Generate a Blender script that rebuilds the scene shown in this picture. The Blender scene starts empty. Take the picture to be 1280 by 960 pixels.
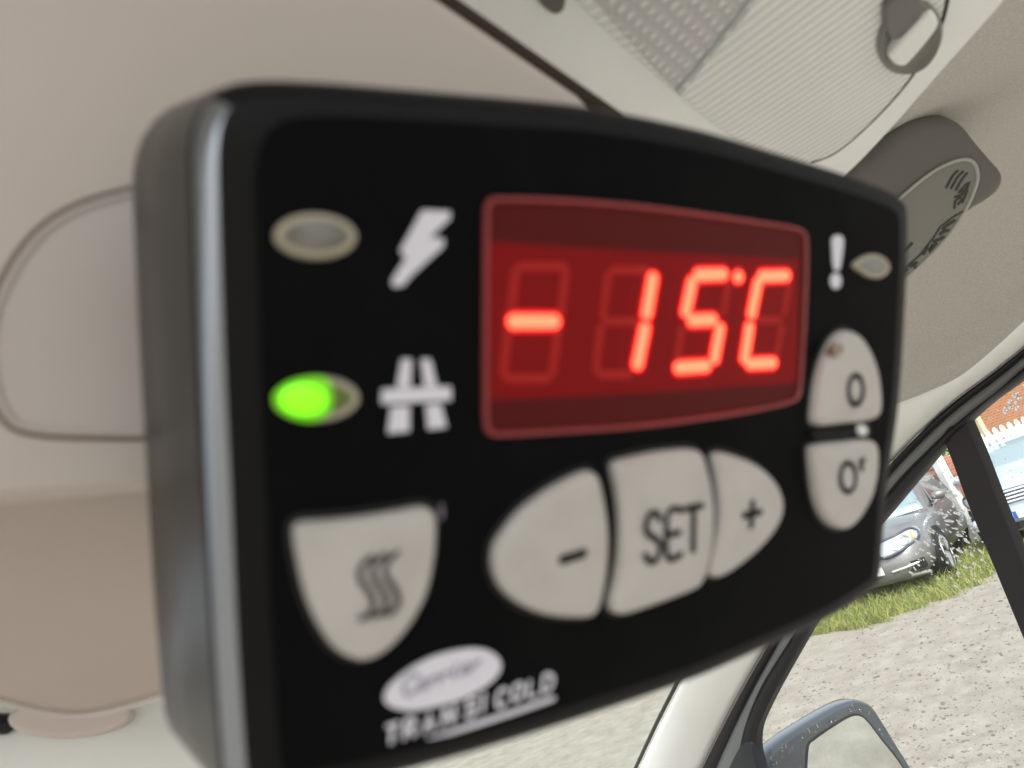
import bpy, bmesh, math, random
from mathutils import Vector, Matrix
R_ = random.Random(7)
scn = bpy.context.scene
COL = scn.collection
rad = math.radians

# ---------------------------------------------------------------- camera
F = 880.0                                   # focal length in photograph pixels (1280 wide)
CAM = Vector((0.0, 0.0, 2.0))
UPC = Vector((-.330, .908, -.259)).normalized()     # world up seen from the camera
fw = Vector((0, 0, -1))
HD = (fw - fw.dot(UPC) * UPC).normalized()
RT = HD.cross(UPC)
PSI = rad(30)
YV = math.cos(PSI) * HD - math.sin(PSI) * RT        # van forward
XV = math.cos(PSI) * RT + math.sin(PSI) * HD        # van right
ROT = Matrix((XV, YV, UPC))                 # camera -> world
cam_data = bpy.data.cameras.new("camera")
cam = bpy.data.objects.new("camera", cam_data)
COL.objects.link(cam)
cam.matrix_world = Matrix.Translation(CAM) @ ROT.to_4x4()
cam_data.sensor_width = 36
cam_data.lens = 36 * F / 1280
cam_data.clip_start = 0.01
cam_data.clip_end = 2000
cam_data.dof.use_dof = True
cam_data.dof.focus_distance = 1.3
cam_data.dof.aperture_fstop = 24.75 / 1.5
scn.camera = cam

# ---------------------------------------------------------------- light
SUN_EL, SUN_AZ = rad(52), rad(215)
w = bpy.data.worlds.new("World"); scn.world = w; w.use_nodes = True
nt = w.node_tree; nt.nodes.clear()
sky = nt.nodes.new('ShaderNodeTexSky'); sky.sky_type = 'NISHITA'; sky.sun_disc = False
sky.sun_elevation = SUN_EL; sky.sun_rotation = SUN_AZ; sky.dust_density = 4; sky.air_density = 1.0
hs = nt.nodes.new('ShaderNodeHueSaturation'); hs.inputs['Saturation'].default_value = .4
bg = nt.nodes.new('ShaderNodeBackground'); bg.inputs[1].default_value = .13
wo = nt.nodes.new('ShaderNodeOutputWorld')
nt.links.new(sky.outputs[0], hs.inputs['Color']); nt.links.new(hs.outputs[0], bg.inputs[0]); nt.links.new(bg.outputs[0], wo.inputs[0])
sd = bpy.data.lights.new("sun", 'SUN'); sd.energy = 1.2; sd.angle = rad(14); sd.color = (1, .985, .96)
so = bpy.data.objects.new("sun", sd); COL.objects.link(so)
sdir = Vector((math.cos(SUN_EL) * math.sin(SUN_AZ), math.cos(SUN_EL) * math.cos(SUN_AZ), math.sin(SUN_EL)))
so.rotation_euler = sdir.to_track_quat('Z', 'Y').to_euler(); so.location = (0, 0, 30)
vs = scn.view_settings; vs.view_transform = 'Standard'; vs.look = 'None'; vs.gamma = 1; vs.exposure = 1.42
scn.cycles.use_denoising = True
scn.cycles.max_bounces = 14; scn.cycles.transparent_max_bounces = 16
scn.cycles.sample_clamp_indirect = 8

# ---------------------------------------------------------------- materials
def mat(name, col, rough=.5, spec=.5, metal=0, noise=None, bump=None, emit=None, coat=0, trans=0, ior=1.45):
    """noise = (scale, second colour, low, high [, detail]); bump = (scale, strength, distance)"""
    m = bpy.data.materials.new(name); m.use_nodes = True
    n = m.node_tree.nodes; L = m.node_tree.links
    b = n['Principled BSDF']
    b.inputs['Base Color'].default_value = (*col, 1); b.inputs['Roughness'].default_value = rough
    b.inputs['Specular IOR Level'].default_value = spec; b.inputs['Metallic'].default_value = metal
    b.inputs['Coat Weight'].default_value = coat; b.inputs['Coat Roughness'].default_value = .1
    b.inputs['Transmission Weight'].default_value = trans; b.inputs['IOR'].default_value = ior
    if noise or bump:
        tc = n.new('ShaderNodeTexCoord')
    if noise:
        t = n.new('ShaderNodeTexNoise'); t.inputs['Scale'].default_value = noise[0]
        t.inputs['Detail'].default_value = noise[4] if len(noise) > 4 else 4
        t.inputs['Roughness'].default_value = .68 if len(noise) > 4 else .5
        r = n.new('ShaderNodeMapRange'); r.inputs[1].default_value = noise[2]; r.inputs[2].default_value = noise[3]
        x = n.new('ShaderNodeMix'); x.data_type = 'RGBA'
        x.inputs[6].default_value = (*col, 1); x.inputs[7].default_value = (*noise[1], 1)
        L.new(tc.outputs['Object'], t.inputs['Vector']); L.new(t.outputs[0], r.inputs[0])
        L.new(r.outputs[0], x.inputs[0]); L.new(x.outputs[2], b.inputs['Base Color'])
    if bump:
        t = n.new('ShaderNodeTexNoise'); t.inputs['Scale'].default_value = bump[0]; t.inputs['Detail'].default_value = 3
        u = n.new('ShaderNodeBump'); u.inputs['Strength'].default_value = bump[1]; u.inputs['Distance'].default_value = bump[2]
        L.new(tc.outputs['Object'], t.inputs['Vector']); L.new(t.outputs[0], u.inputs['Height']); L.new(u.outputs[0], b.inputs['Normal'])
    if emit:
        b.inputs['Emission Color'].default_value = (*emit[0], 1); b.inputs['Emission Strength'].default_value = emit[1]
    return m

def glass_mat(name, tint, refl):
    m = bpy.data.materials.new(name); m.use_nodes = True
    n = m.node_tree.nodes; L = m.node_tree.links; n.clear()
    a = n.new('ShaderNodeBsdfTransparent'); a.inputs[0].default_value = (*tint, 1)
    g = n.new('ShaderNodeBsdfGlossy'); g.inputs['Roughness'].default_value = .02
    x = n.new('ShaderNodeMixShader'); x.inputs[0].default_value = refl
    o = n.new('ShaderNodeOutputMaterial')
    L.new(a.outputs[0], x.inputs[1]); L.new(g.outputs[0], x.inputs[2]); L.new(x.outputs[0], o.inputs[0])
    return m

M = {}
M['housing'] = mat('black_housing', (.0045, .0047, .005), .45, .16, bump=(900, .05, .0004))
M['edge'] = mat('highlight_edge', (.012, .013, .016), .26, 1, ior=2.5)  # extra-reflective bluish finish on the left bevel alone, added to make its highlight strip
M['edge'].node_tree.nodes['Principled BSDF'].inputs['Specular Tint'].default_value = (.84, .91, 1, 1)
M['side'] = mat('matte_side', (.012, .0115, .0115), .3, .45, bump=(900, .05, .0004))
M['film'] = mat('matte_film', (.0022, .0026, .003), .5, .05, noise=(60, (.0040, .0045, .005), .45, .75, 8), bump=(2600, .15, .0003))
M['button'] = mat('button_rubber', (.43, .415, .39), .45, .35, noise=(160, (.39, .37, .345), .45, .75), bump=(1500, .06, .0003))
M['print_white'] = mat('white_print', (.62, .62, .68), .6, .2)
M['print_dark'] = mat('dark_print', (.012, .011, .014), .6, .2)
M['print_brown'] = mat('worn_print', (.06, .052, .052), .6, .2)
M['print_grey'] = mat('grey_print', (.3, .3, .36), .6, .2)
M['led_off'] = mat('clear_lens', (.10, .11, .085), .15, .6, noise=(350, (.17, .16, .15), .4, .6))
M['led_rim'] = mat('lens_rim', (.36, .33, .25), .2, .6)
M['led_green'] = mat('green_glow', (.1, .4, .02), .3, .4, emit=((.17, 1, .0), .62))
M['led_olive'] = mat('unlit_green_lens', (.10, .14, .03), .2, .5)
M['scr_rim'] = mat('red_rim', (.24, .04, .04), .25, .5)
M['scr_dark'] = mat('dark_red_filter', (.075, .005, .005), .4, .15)
M['scr_mid'] = mat('red_filter', (.10, .003, .004), .4, .12, emit=((1, .012, .012), .034))
M['seg_on'] = mat('lit_segment', (.4, .05, .03), .4, .2, emit=((1, .066, .03), 2.4))
M['seg_halo'] = mat('segment_bleed', (.2, .01, .01), .5, .1, emit=((1, .012, .02), .5))
M['seg_off'] = mat('unlit_segment', (.22, .012, .01), .5, .15, emit=((1, .03, .02), .045))
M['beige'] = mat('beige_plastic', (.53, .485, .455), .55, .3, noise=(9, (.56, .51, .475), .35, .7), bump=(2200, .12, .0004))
M['beige_low'] = mat('beige_shaded', (.42, .37, .335), .6, .25, noise=(9, (.46, .405, .37), .35, .7), bump=(2200, .12, .0004))  # same plastic, darker: shade of the downward-facing panel put into the colour
M['header'] = mat('pale_header', (.70, .71, .69), .45, .4, bump=(1200, .06, .0004))
M['lamp_white'] = mat('lamp_frame', (.84, .87, .87), .4, .4, noise=(30, (.80, .83, .83), .4, .7), bump=(1500, .1, .0003))
M['lining'] = mat('roof_fabric', (.56, .555, .52), .85, .1, noise=(700, (.43, .42, .385), .38, .66, 8), bump=(900, .4, .001))
M['trim'] = mat('white_trim', (.86, .88, .86), .4, .4, noise=(12, (.83, .85, .83), .4, .7))
M['pod'] = mat('grey_pod', (.15, .148, .14), .6, .3, bump=(1400, .25, .0005))
M['pod_face'] = mat('grey_pod_face', (.23, .23, .215), .6, .3, bump=(1400, .2, .0005))
M['mark'] = mat('pod_marks', (.07, .07, .068), .6, .2)
M['rubber'] = mat('black_rubber', (.016, .016, .018), .45, .4, bump=(700, .12, .0006))
M['strip'] = mat('grey_strip', (.20, .21, .21), .4, .4)
M['bar'] = mat('bar_black', (.030, .028, .030), .6, .3, bump=(900, .35, .0006))
M['black'] = mat('black_plastic', (.01, .01, .01), .5, .3)
M['glass'] = glass_mat('window_glass', (.93, .97, .96), .05)
M['screen_glass'] = glass_mat('windscreen_glass', (.9, .96, .93), .06)
M['drop'] = mat('rain_water', (1, 1, 1), .0, .5, trans=1, ior=1.33)
M['vanpaint'] = mat('white_van_paint', (.72, .75, .70), .3, .5, coat=.5, noise=(8, (.66, .69, .64), .4, .7))
M['mirror_shell'] = mat('mirror_shell', (.05, .06, .07), .2, .6, coat=.4)
M['mirror_glass'] = mat('mirror_silver', (.86, .9, .88), .03, .5, metal=1, noise=(14, (.74, .78, .76), .4, .65))

# ---------------------------------------------------------------- frames and rays
def ray(px, py):
    return ROT @ Vector(((px - 640) / F, -(py - 480) / F, -1))
def at_depth(px, py, z):
    return CAM + ray(px, py) * z
class Frame:
    """a plane with a local basis; ez points at the viewer's side"""
    def __init__(s, o, ex, ey):
        s.o = Vector(o); s.ex = ex.normalized(); s.ez = s.ex.cross(ey).normalized(); s.ey = s.ez.cross(s.ex)
        s.m = Matrix((s.ex, s.ey, s.ez)).transposed().to_4x4(); s.m.translation = s.o
    def uv(s, px, py, h=0):
        d = ray(px, py); t = (s.o + s.ez * h - CAM).dot(s.ez) / d.dot(s.ez)
        p = CAM + d * t - s.o
        return (p.dot(s.ex), p.dot(s.ey))
    def uvs(s, pts, h=0):
        return [s.uv(x, y, h) for x, y in pts]
    def world(s, px, py, h=0):
        d = ray(px, py); t = (s.o + s.ez * h - CAM).dot(s.ez) / d.dot(s.ez)
        return CAM + d * t
def zoomed(ox, oy, k, pts):                 # enlarged detail -> photograph pixels
    return [(ox + x / k, oy + y / k) for x, y in pts]

# ---------------------------------------------------------------- scene objects
def tag(o, label=None, cat=None, group=None, kind=None):
    if label: o['label'] = label
    if cat: o['category'] = cat
    if group: o['group'] = group
    if kind: o['kind'] = kind
    return o
def empty(name, m, label, cat, group=None):
    o = bpy.data.objects.new(name, None); COL.objects.link(o)
    o.empty_display_size = .05
    o.matrix_world = m if isinstance(m, Matrix) else Matrix.Translation(m)
    return tag(o, label, cat, group)
def link(name, bm, material, parent=None, smooth=True, angle=40):
    bmesh.ops.recalc_face_normals(bm, faces=bm.faces)
    me = bpy.data.meshes.new(name); bm.to_mesh(me); bm.free()
    for mm in (material if isinstance(material, (list, tuple)) else [material]): me.materials.append(mm)
    if smooth:
        me.polygons.foreach_set('use_smooth', [True] * len(me.polygons))
        try: me.set_sharp_from_angle(angle=rad(angle))
        except Exception: pass
    o = bpy.data.objects.new(name, me); COL.objects.link(o)
    if parent: o.parent = parent
    return o
def to_local(parent, pts):                  # world points -> parent's space (parents here have no parent of their own)
    inv = parent.matrix_world.inverted() if parent else Matrix()
    return [inv @ Vector(p) for p in pts]

def crom(pts, n=6, closed=True):
    N = len(pts); out = []
    P = [Vector(p) for p in pts]
    rng = range(N) if closed else range(N - 1)
    for i in rng:
        if closed: a, b, c, d = P[i - 1], P[i], P[(i + 1) % N], P[(i + 2) % N]
        else: a, b, c, d = P[max(i - 1, 0)], P[i], P[i + 1], P[min(i + 2, N - 1)]
        for k in range(n):
            t = k / n
            out.append(.5 * ((2 * b) + (c - a) * t + (2 * a - 5 * b + 4 * c - d) * t * t + (3 * b - a - 3 * c + d) * t ** 3))
    if not closed: out.append(P[-1])
    return out
def area2(p):
    return sum(p[i - 1][0] * p[i][1] - p[i][0] * p[i - 1][1] for i in range(len(p)))
def resample(p, n):
    L = [0]
    N = len(p)
    for i in range(N): L.append(L[-1] + (Vector(p[(i + 1) % N]) - Vector(p[i])).length)
    out = []; j = 0
    for k in range(n):
        s = L[-1] * k / n
        while L[j + 1] < s: j += 1
        t = (s - L[j]) / max(L[j + 1] - L[j], 1e-12)
        out.append(Vector(p[j]).lerp(Vector(p[(j + 1) % N]), t))
    return out
def loop2d(pts, n=96, sub=6):
    p = resample(crom([(x, y) for x, y in pts], sub), n)
    if area2(p) < 0: p.reverse()
    return p
def inset(p, d):
    N = len(p); out = []
    for i in range(N):
        t = (p[(i + 1) % N] - p[i - 1]).normalized()
        out.append(p[i] + Vector((-t.y, t.x)) * d)
    return out
def lofted(bm, rings, cap0=True, cap1=True, mi=0):
    vs_ = [[bm.verts.new(v) for v in r] for r in rings]
    N = len(rings[0])
    for a, b in zip(vs_, vs_[1:]):
        for i in range(N):
            f = bm.faces.new((a[i], a[(i + 1) % N], b[(i + 1) % N], b[i])); f.material_index = mi
    if cap0: bm.faces.new(vs_[0][::-1]).material_index = mi
    if cap1: bm.faces.new(vs_[-1]).material_index = mi
    return vs_
def ringsolid(bm, loop, prof, dome=0, mi=0, steps=5):
    """prof: list of (inset, z) from the back to the top; dome: height of the crown above the last ring"""
    rings = [[(q.x, q.y, z) for q in inset(loop, d)] for d, z in prof]
    d, z = prof[-1]
    last = inset(loop, d)
    c = sum(last, Vector((0, 0))) / len(last)
    for k in range(1, steps):
        t = k / steps
        rings.append([(q.x, q.y, z + dome * (1 - (1 - t) ** 2)) for q in [a.lerp(c, t) for a in last]])
    lofted(bm, rings, True, True, mi)
def roundprof(h, r, z0=-.002, n=5, flare=0):
    p = [(-flare, z0), (0, h - r)]
    for k in range(1, n + 1):
        a = k / n * math.pi / 2
        p.append((r * (1 - math.cos(a)), h - r + r * math.sin(a)))
    return p
def ell(cx, cy, rx, ry, n=24, rot=0):
    c, s = math.cos(rot), math.sin(rot)
    return [(cx + rx * math.cos(a) * c - ry * math.sin(a) * s, cy + rx * math.cos(a) * s + ry * math.sin(a) * c)
            for a in [i / n * 2 * math.pi for i in range(n)]]
def tube(bm, pts, r, flat=1.0, seg=8, up=Vector((0, 0, 1)), mi=0, closed=False):
    """tube with rounded ends; flat squeezes it along up"""
    P = [Vector(p) for p in pts]; N = len(P); rings = []
    rr = r if isinstance(r, (list, tuple)) else [r] * N
    def ring(c, t, rad_):
        a = t.cross(up)
        if a.length < 1e-9: a = t.orthogonal()
        a.normalize(); b = a.cross(t).normalized()
        return [c + a * math.cos(q) * rad_ + b * math.sin(q) * rad_ * flat for q in [i / seg * 2 * math.pi for i in range(seg)]]
    ts = []
    for i in range(N):
        if closed: t = P[(i + 1) % N] - P[i - 1]
        else: t = P[min(i + 1, N - 1)] - P[max(i - 1, 0)]
        ts.append(t.normalized())
    if not closed:
        for k in (0.15, .6): rings.append(ring(P[0] - ts[0] * rr[0] * (1 - k) * .9, ts[0], rr[0] * math.sqrt(1 - (1 - k) ** 2)))
    for i in range(N): rings.append(ring(P[i], ts[i], rr[i]))
    if not closed:
        for k in (.6, .15): rings.append(ring(P[-1] + ts[-1] * rr[-1] * (1 - k) * .9, ts[-1], rr[-1] * math.sqrt(1 - (1 - k) ** 2)))
    if closed: rings.append(rings[0]); lofted(bm, rings, False, False, mi); bmesh.ops.remove_doubles(bm, verts=bm.verts, dist=1e-8)
    else: lofted(bm, rings, True, True, mi)
def prism(bm, pts, z0, z1, mi=0):
    p = [Vector(q) for q in pts]
    if area2(p) < 0: p.reverse()
    lofted(bm, [[(q.x, q.y, z0) for q in p], [(q.x, q.y, z1) for q in p]], True, True, mi)
def box(bm, c, s, m=None, mi=0):
    vs_ = []
    for z in (-1, 1):
        for x, y in ((-1, -1), (1, -1), (1, 1), (-1, 1)):
            v = Vector((c[0] + x * s[0] / 2, c[1] + y * s[1] / 2, c[2] + z * s[2] / 2))
            vs_.append(bm.verts.new(m @ v if m else v))
    for f in ((3, 2, 1, 0), (4, 5, 6, 7), (0, 1, 5, 4), (1, 2, 6, 5), (2, 3, 7, 6), (3, 0, 4, 7)):
        bm.faces.new([vs_[i] for i in f]).material_index = mi
def sheet(bm, rows, mi=0):
    g = [[bm.verts.new(v) for v in r] for r in rows]
    for a, b in zip(g, g[1:]):
        for i in range(len(a) - 1):
            bm.faces.new((a[i], a[i + 1], b[i + 1], b[i])).material_index = mi
    return g
def solid(o, t, off=-1):
    me = o.data; mw = o.parent.matrix_world if o.parent else Matrix()
    if off == -1 and sum((mw.to_3x3() @ p.normal).dot(CAM - mw @ p.center) > 0 for p in me.polygons) * 2 < len(me.polygons):
        me.flip_normals()
    md = o.modifiers.new('thickness', 'SOLIDIFY'); md.thickness = t; md.offset = off
    return o

class Bag:                                  # many small pieces gathered into one mesh quickly
    def __init__(s): s.v = []; s.f = []; s.mi = []
    def add(s, vs_, fs, m=None, mi=0):
        o = len(s.v); s.v += [(m @ Vector(v)) if m else Vector(v) for v in vs_]
        s.f += [tuple(i + o for i in f) for f in fs]; s.mi += [mi] * len(fs)
    def link(s, name, materials, parent=None, smooth=True):
        me = bpy.data.meshes.new(name); me.from_pydata(s.v, [], s.f)
        for m in materials: me.materials.append(m)
        me.polygons.foreach_set('material_index', s.mi); me.polygons.foreach_set('use_smooth', [smooth] * len(s.f))
        o = bpy.data.objects.new(name, me); COL.objects.link(o)
        if parent: o.parent = parent
        return o
def prim(kind):
    b_ = bmesh.new()
    if kind == 'ico': bmesh.ops.create_icosphere(b_, subdivisions=1, radius=1)
    else: bmesh.ops.create_uvsphere(b_, u_segments=10, v_segments=6, radius=1)
    r = [tuple(v.co) for v in b_.verts], [tuple(v.index for v in f.verts) for f in b_.faces]; b_.free(); return r
ICO, UVS = prim('ico'), prim('uv')

GLYPH = {   # strokes in a unit box, y up
 'T': [[(0, 1), (1, 1)], [(.5, 1), (.5, 0)]], 'R': [[(0, 0), (0, 1), (.6, 1), (.9, .85), (.9, .65), (.6, .5), (0, .5)], [(.5, .5), (1, 0)]],
 'A': [[(0, 0), (.5, 1), (1, 0)], [(.2, .35), (.8, .35)]], 'N': [[(0, 0), (0, 1), (1, 0), (1, 1)]],
 'S': [[(.95, .85), (.7, 1), (.3, 1), (.05, .8), (.15, .6), (.8, .42), (.97, .22), (.7, 0), (.3, 0), (0, .15)]],
 'I': [[(.5, 0), (.5, 1)]], 'C': [[(.95, .85), (.65, 1), (.3, 1), (.03, .7), (.03, .3), (.3, 0), (.65, 0), (.95, .15)]],
 'O': [[(.5, 1), (.15, .87), (0, .5), (.15, .13), (.5, 0), (.85, .13), (1, .5), (.85, .87), (.5, 1)]],
 'L': [[(0, 1), (0, 0), (.9, 0)]], 'D': [[(0, 0), (0, 1), (.5, 1), (.9, .75), (.95, .5), (.9, .25), (.5, 0), (0, 0)]],
 'E': [[(.95, 1), (0, 1), (0, 0), (.95, 0)], [(0, .5), (.8, .5)]], 'M': [[(0, 0), (.1, 1), (.5, .3), (.9, 1), (1, 0)]],
 'X': [[(0, 0), (1, 1)], [(0, 1), (1, 0)]], 'F': [[(0, 0), (0, 1), (.9, 1)], [(0, .5), (.75, .5)]],
 'a': [[(.8, .5), (.4, .6), (.1, .3), (.3, 0), (.7, .1), (.85, .55), (.8, .1), (1, 0)]],
 'r': [[(.1, 0), (.25, .55), (.45, .35), (.7, .6), (.9, .5)]], 'i': [[(.4, .55), (.35, .05), (.7, .0)], [(.5, .8), (.52, .85)]],
 'e': [[(.1, .3), (.75, .38), (.55, .62), (.2, .45), (.2, .1), (.5, 0), (.95, .12)]],
}
def text(bm, fr, s, place, w, z, flat=.25):
    """place(i) -> (origin px, right px vector, up px vector) of letter i"""
    for i, ch in enumerate(s):
        o, ex, ey = place(i)
        for st in GLYPH[ch]:
            q = [fr.uv(o[0] + x * ex[0] + y * ey[0], o[1] + x * ex[1] + y * ey[1], z) for x, y in st]
            if len(q) > 3: q = [tuple(v) for v in crom(q, 3, closed=False)]
            tube(bm, [(x, y, z) for x, y in q], w, flat)

# ================================================================ THE VAN
W = .95                                     # door plane
door_fr = Frame((W, 0, 2), Vector((0, -1, 0)), Vector((0, 0, 1)))    # ez = -X
D0 = .086
du = ROT @ Vector(((2060 - 640) / F, (480 - 415) / F, -1)).normalized()
dv = ROT @ Vector((.0027, 1, .0785))
dev = Frame(CAM + ray(640, 480) * D0, du, dv)

# ---- overhead shelf (beige), behind the controller
sh = Frame(dev.o - dev.ez * .045, dev.ex, dev.ey)
shelf = empty('overhead_shelf', sh.m, 'beige plastic overhead shelf behind the black controller, with a rounded cover', 'shelf')
def shelf_pt(px, py):
    c = 612 - (px - 0) * .075               # crease line
    if py <= c: return sh.world(px, py)
    b = sh.world(px, c); zc = -(ROT.transposed() @ (b - CAM)).z
    t = max(py - c, 0) / (890 - c)
    return at_depth(px, py, zc * (1 + .35 * t + .35 * t * t))
cols = list(range(-160, 761, 20))
def edge_top(px): return min(-120, 0)
rows = []
for k in range(15):
    rows.append([to_local(shelf, [shelf_pt(x, -150 + (612 - x * .075 + 150) * k / 14)])[0] for x in cols])
# keep the sheet left of the lamp: top rows end at the gap line
def clip_right(py):                          # gap line between shelf and lamp
    return 545 + (py - 0) * 1.46
rows = []
ys = [-170, -120, -80, -40, 0, 40, 80, 120, 160, 220, 280, 340, 400, 460, 520, 0, 1, 2, 3, 4, 5]
for k_, y in enumerate(ys):
    xr = min(760, clip_right(y if k_ <= 14 else 600))
    rows.append(to_local(shelf, [shelf_pt(x_, 520 + (612 - x_ * .075 - 520) * (k_ - 14) / 5 if k_ > 14 else y) for x_ in [-160 + (xr + 160) * i / 40 for i in range(41)]]))
bm = bmesh.new(); sheet(bm, rows); solid(link('upper_panel', bm, M['beige'], shelf), .003)
rows = []
lip = [(-160, 850), (-60, 862), (0, 875), (50, 888), (100, 893), (150, 885), (200, 870), (300, 838), (450, 790), (760, 690)]
lipc = crom([(x, y) for x, y in lip], 8, closed=False)
def lip_y(px):
    for a, b in zip(lipc, lipc[1:]):
        if a.x <= px <= b.x: return a.y + (b.y - a.y) * (px - a.x) / (b.x - a.x)
    return lipc[-1].y
def low_pt(px, t):
    c = 612 - px * .075; y = c + (lip_y(px) - c) * t
    return CAM + (shelf_pt(px, y) - CAM) * 1.004
for k in range(25):
    rows.append(to_local(shelf, [low_pt(-160 + 920 * i / 60, k / 24) for i in range(61)]))
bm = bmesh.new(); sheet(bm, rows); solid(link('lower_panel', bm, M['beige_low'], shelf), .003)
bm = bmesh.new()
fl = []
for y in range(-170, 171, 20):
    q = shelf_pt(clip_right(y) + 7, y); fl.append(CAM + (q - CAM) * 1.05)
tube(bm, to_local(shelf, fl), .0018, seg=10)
link('gap_shade', bm, mat('gap_shade_brown', (.055, .042, .035), .8, .1), shelf)  # dark tube added as the shadow in the gap between shelf and lamp
# rolled bright lip
bm = bmesh.new()
tube(bm, to_local(shelf, [low_pt(x, 1.0) for x in range(-150, 700, 12)]), .0008, seg=10)
link('lip', bm, M['beige'], shelf)
# round storage cover: raised disc with a seam
cov = [(200, 232), (168, 237), (100, 257), (48, 290), (8, 345), (-14, 410), (-12, 480), (10, 527), (45, 541), (110, 545), (200, 546), (330, 548), (420, 500), (440, 400), (400, 290), (320, 240)]
lp = loop2d(sh.uvs(cov), 160)
bm = bmesh.new(); ringsolid(bm, lp, [(0, -.001), (0, .0003), (.0002, .0006), (.0005, .0009), (.0009, .0007), (.0012, .0004)], 0)
link('storage_cover', bm, mat('cover_plastic', (.53, .485, .465), .5, .3, bump=(2200, .1, .0004)), shelf)
bm = bmesh.new(); tube(bm, [(q.x, q.y, .0001) for q in inset(lp, -.0003)], .00035, closed=True)
link('cover_seam', bm, mat('seam_shade', (.16, .125, .11), .6, .2), shelf)

# ---- windscreen header below the shelf
hd = Frame(at_depth(100, 930, .26), ROT @ Vector((1, .1, -.35)), ROT @ Vector((0, 1, -.55)))
header = empty('windscreen_header', hd.m, 'pale grey header trim under the lip of the beige overhead shelf', 'trim panel')
bm = bmesh.new()
pr = []
for k, (y, h) in enumerate(((800, -.004), (850, -.004), (885, -.003), (905, 0), (930, .002), (960, .002), (1010, 0), (1080, -.01))):
    pr.append([Vector((*hd.uv(x, y + (abs(x - 110) * -.02), 0), h)) for x in range(-160, 520, 20)])
sheet(bm, pr); solid(link('header_panel', bm, M['header'], header), .004)
bm = bmesh.new(); ringsolid(bm, loop2d(hd.uvs(ell(92, 897, 76, 26, rot=-.06)), 64), roundprof(.007, .002))
link('visor_pivot', bm, mat('pivot_plastic', (.52, .455, .42), .5, .3), header)
bm = bmesh.new(); tube(bm, [(*hd.uv(x, y, .002), .003) for x, y in ((-30, 903), (-10, 905), (10, 905))], .0035)
link('pivot_hole', bm, M['black'], header)

# ---- ceiling lamp
lf = Frame(Vector((0, 0, 2.12)), Vector((1, 0, 0)), Vector((0, -1, 0)))       # ez = -Z
lamp = empty('ceiling_lamp', Matrix.Translation(lf.world(940, 60)) @ lf.m.to_3x3().to_4x4(), 'white ceiling lamp with ribbed lens and round switch above the controller', 'ceiling lamp')
lf = Frame(lamp.matrix_world.translation, Vector((1, 0, 0)), Vector((0, -1, 0)))
fr_px = [(516, -25), (581, 20), (651, 66), (751, 132), (855, 198), (930, 232), (990, 246), (1035, 236), (1070, 210), (1120, 158), (1180, 90), (1225, 40), (1265, -8), (1290, -70), (1240, -160), (1050, -230), (800, -250), (600, -190), (505, -90)]
bm = bmesh.new(); ringsolid(bm, loop2d(lf.uvs(fr_px), 160), [(-.004, -.075), (-.001, -.01), (0, -.004)] + roundprof(0, .003, n=5)[2:], 0)
link('lamp_frame', bm, M['lamp_white'], lamp)
ln_px = [(690, -60), (720, -2), (775, 55), (840, 112), (905, 165), (965, 196), (1015, 202), (1046, 189), (1085, 156), (1122, 117), (1150, 80), (1170, 46), (1184, 0), (1186, -60), (1120, -140), (900, -170), (740, -130)]
ll = loop2d(lf.uvs(ln_px), 160)
def ribbed(name, c1, c2, ang, pitch, strength, cross=None, rough=.25):
    m = mat(name, c1, rough, .5)
    n = m.node_tree.nodes; L = m.node_tree.links; b = n['Principled BSDF']
    tc = n.new('ShaderNodeTexCoord'); mp = n.new('ShaderNodeMapping'); mp.inputs['Rotation'].default_value = (0, 0, ang)
    wv = n.new('ShaderNodeTexWave'); wv.inputs['Scale'].default_value = .314159 / pitch ; wv.inputs['Distortion'].default_value = .7; wv.inputs['Detail Scale'].default_value = .25
    wv.bands_direction = 'X'
    bp = n.new('ShaderNodeBump'); bp.inputs['Strength'].default_value = strength; bp.inputs['Distance'].default_value = .0012
    L.new(tc.outputs['Object'], mp.inputs[0]); L.new(mp.outputs[0], wv.inputs[0])
    h = wv.outputs['Fac']
    if cross:
        w2 = n.new('ShaderNodeTexWave'); w2.bands_direction = 'Y'; w2.inputs['Scale'].default_value = .314159 / cross
        w2.inputs['Distortion'].default_value = 0
        L.new(mp.outputs[0], w2.inputs[0])
        mx = n.new('ShaderNodeMath'); mx.operation = 'MULTIPLY'; L.new(wv.outputs['Fac'], mx.inputs[0]); L.new(w2.outputs['Fac'], mx.inputs[1]); h = mx.outputs[0]
    L.new(h, bp.inputs['Height']); L.new(bp.outputs[0], b.inputs['Normal'])
    x = n.new('ShaderNodeMix'); x.data_type = 'RGBA'; x.inputs[6].default_value = (*c1, 1); x.inputs[7].default_value = (*c2, 1)
    L.new(h, x.inputs[0]); L.new(x.outputs[2], b.inputs['Base Color'])
    return m
bm = bmesh.new(); ringsolid(bm, ll, [(0, -.002), (0, .0002), (.0008, .0012), (.002, .0016), (.004, .0018)], .0006, steps=6)
link('lens', bm, ribbed('ribbed_lens', (.70, .72, .72), (.90, .92, .92), rad(25), .0042, .5), lamp)
bm = bmesh.new(); tube(bm, [(*lf.uv(x, y, .0014), .0014) for x, y in crom(ln_px[6:14], 6, closed=False)], .0007)
link('lens_seam', bm, mat('seam_dark', (.05, .047, .045), .6, .2), lamp)
wp = [(700, -60), (742, -5), (768, 26), (800, 62), (842, 108), (848, 110), (870, 82), (905, 38), (938, -5), (945, -70), (820, -110)]
bm = bmesh.new(); ringsolid(bm, loop2d(lf.uvs(wp), 120, 3), [(0, .001), (0, .0022), (.0006, .0028)], 0)
link('bulb_window', bm, ribbed('prism_window', (.50, .50, .51), (.86, .87, .87), rad(25), .0042, .9, .0042, .2), lamp)
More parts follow.
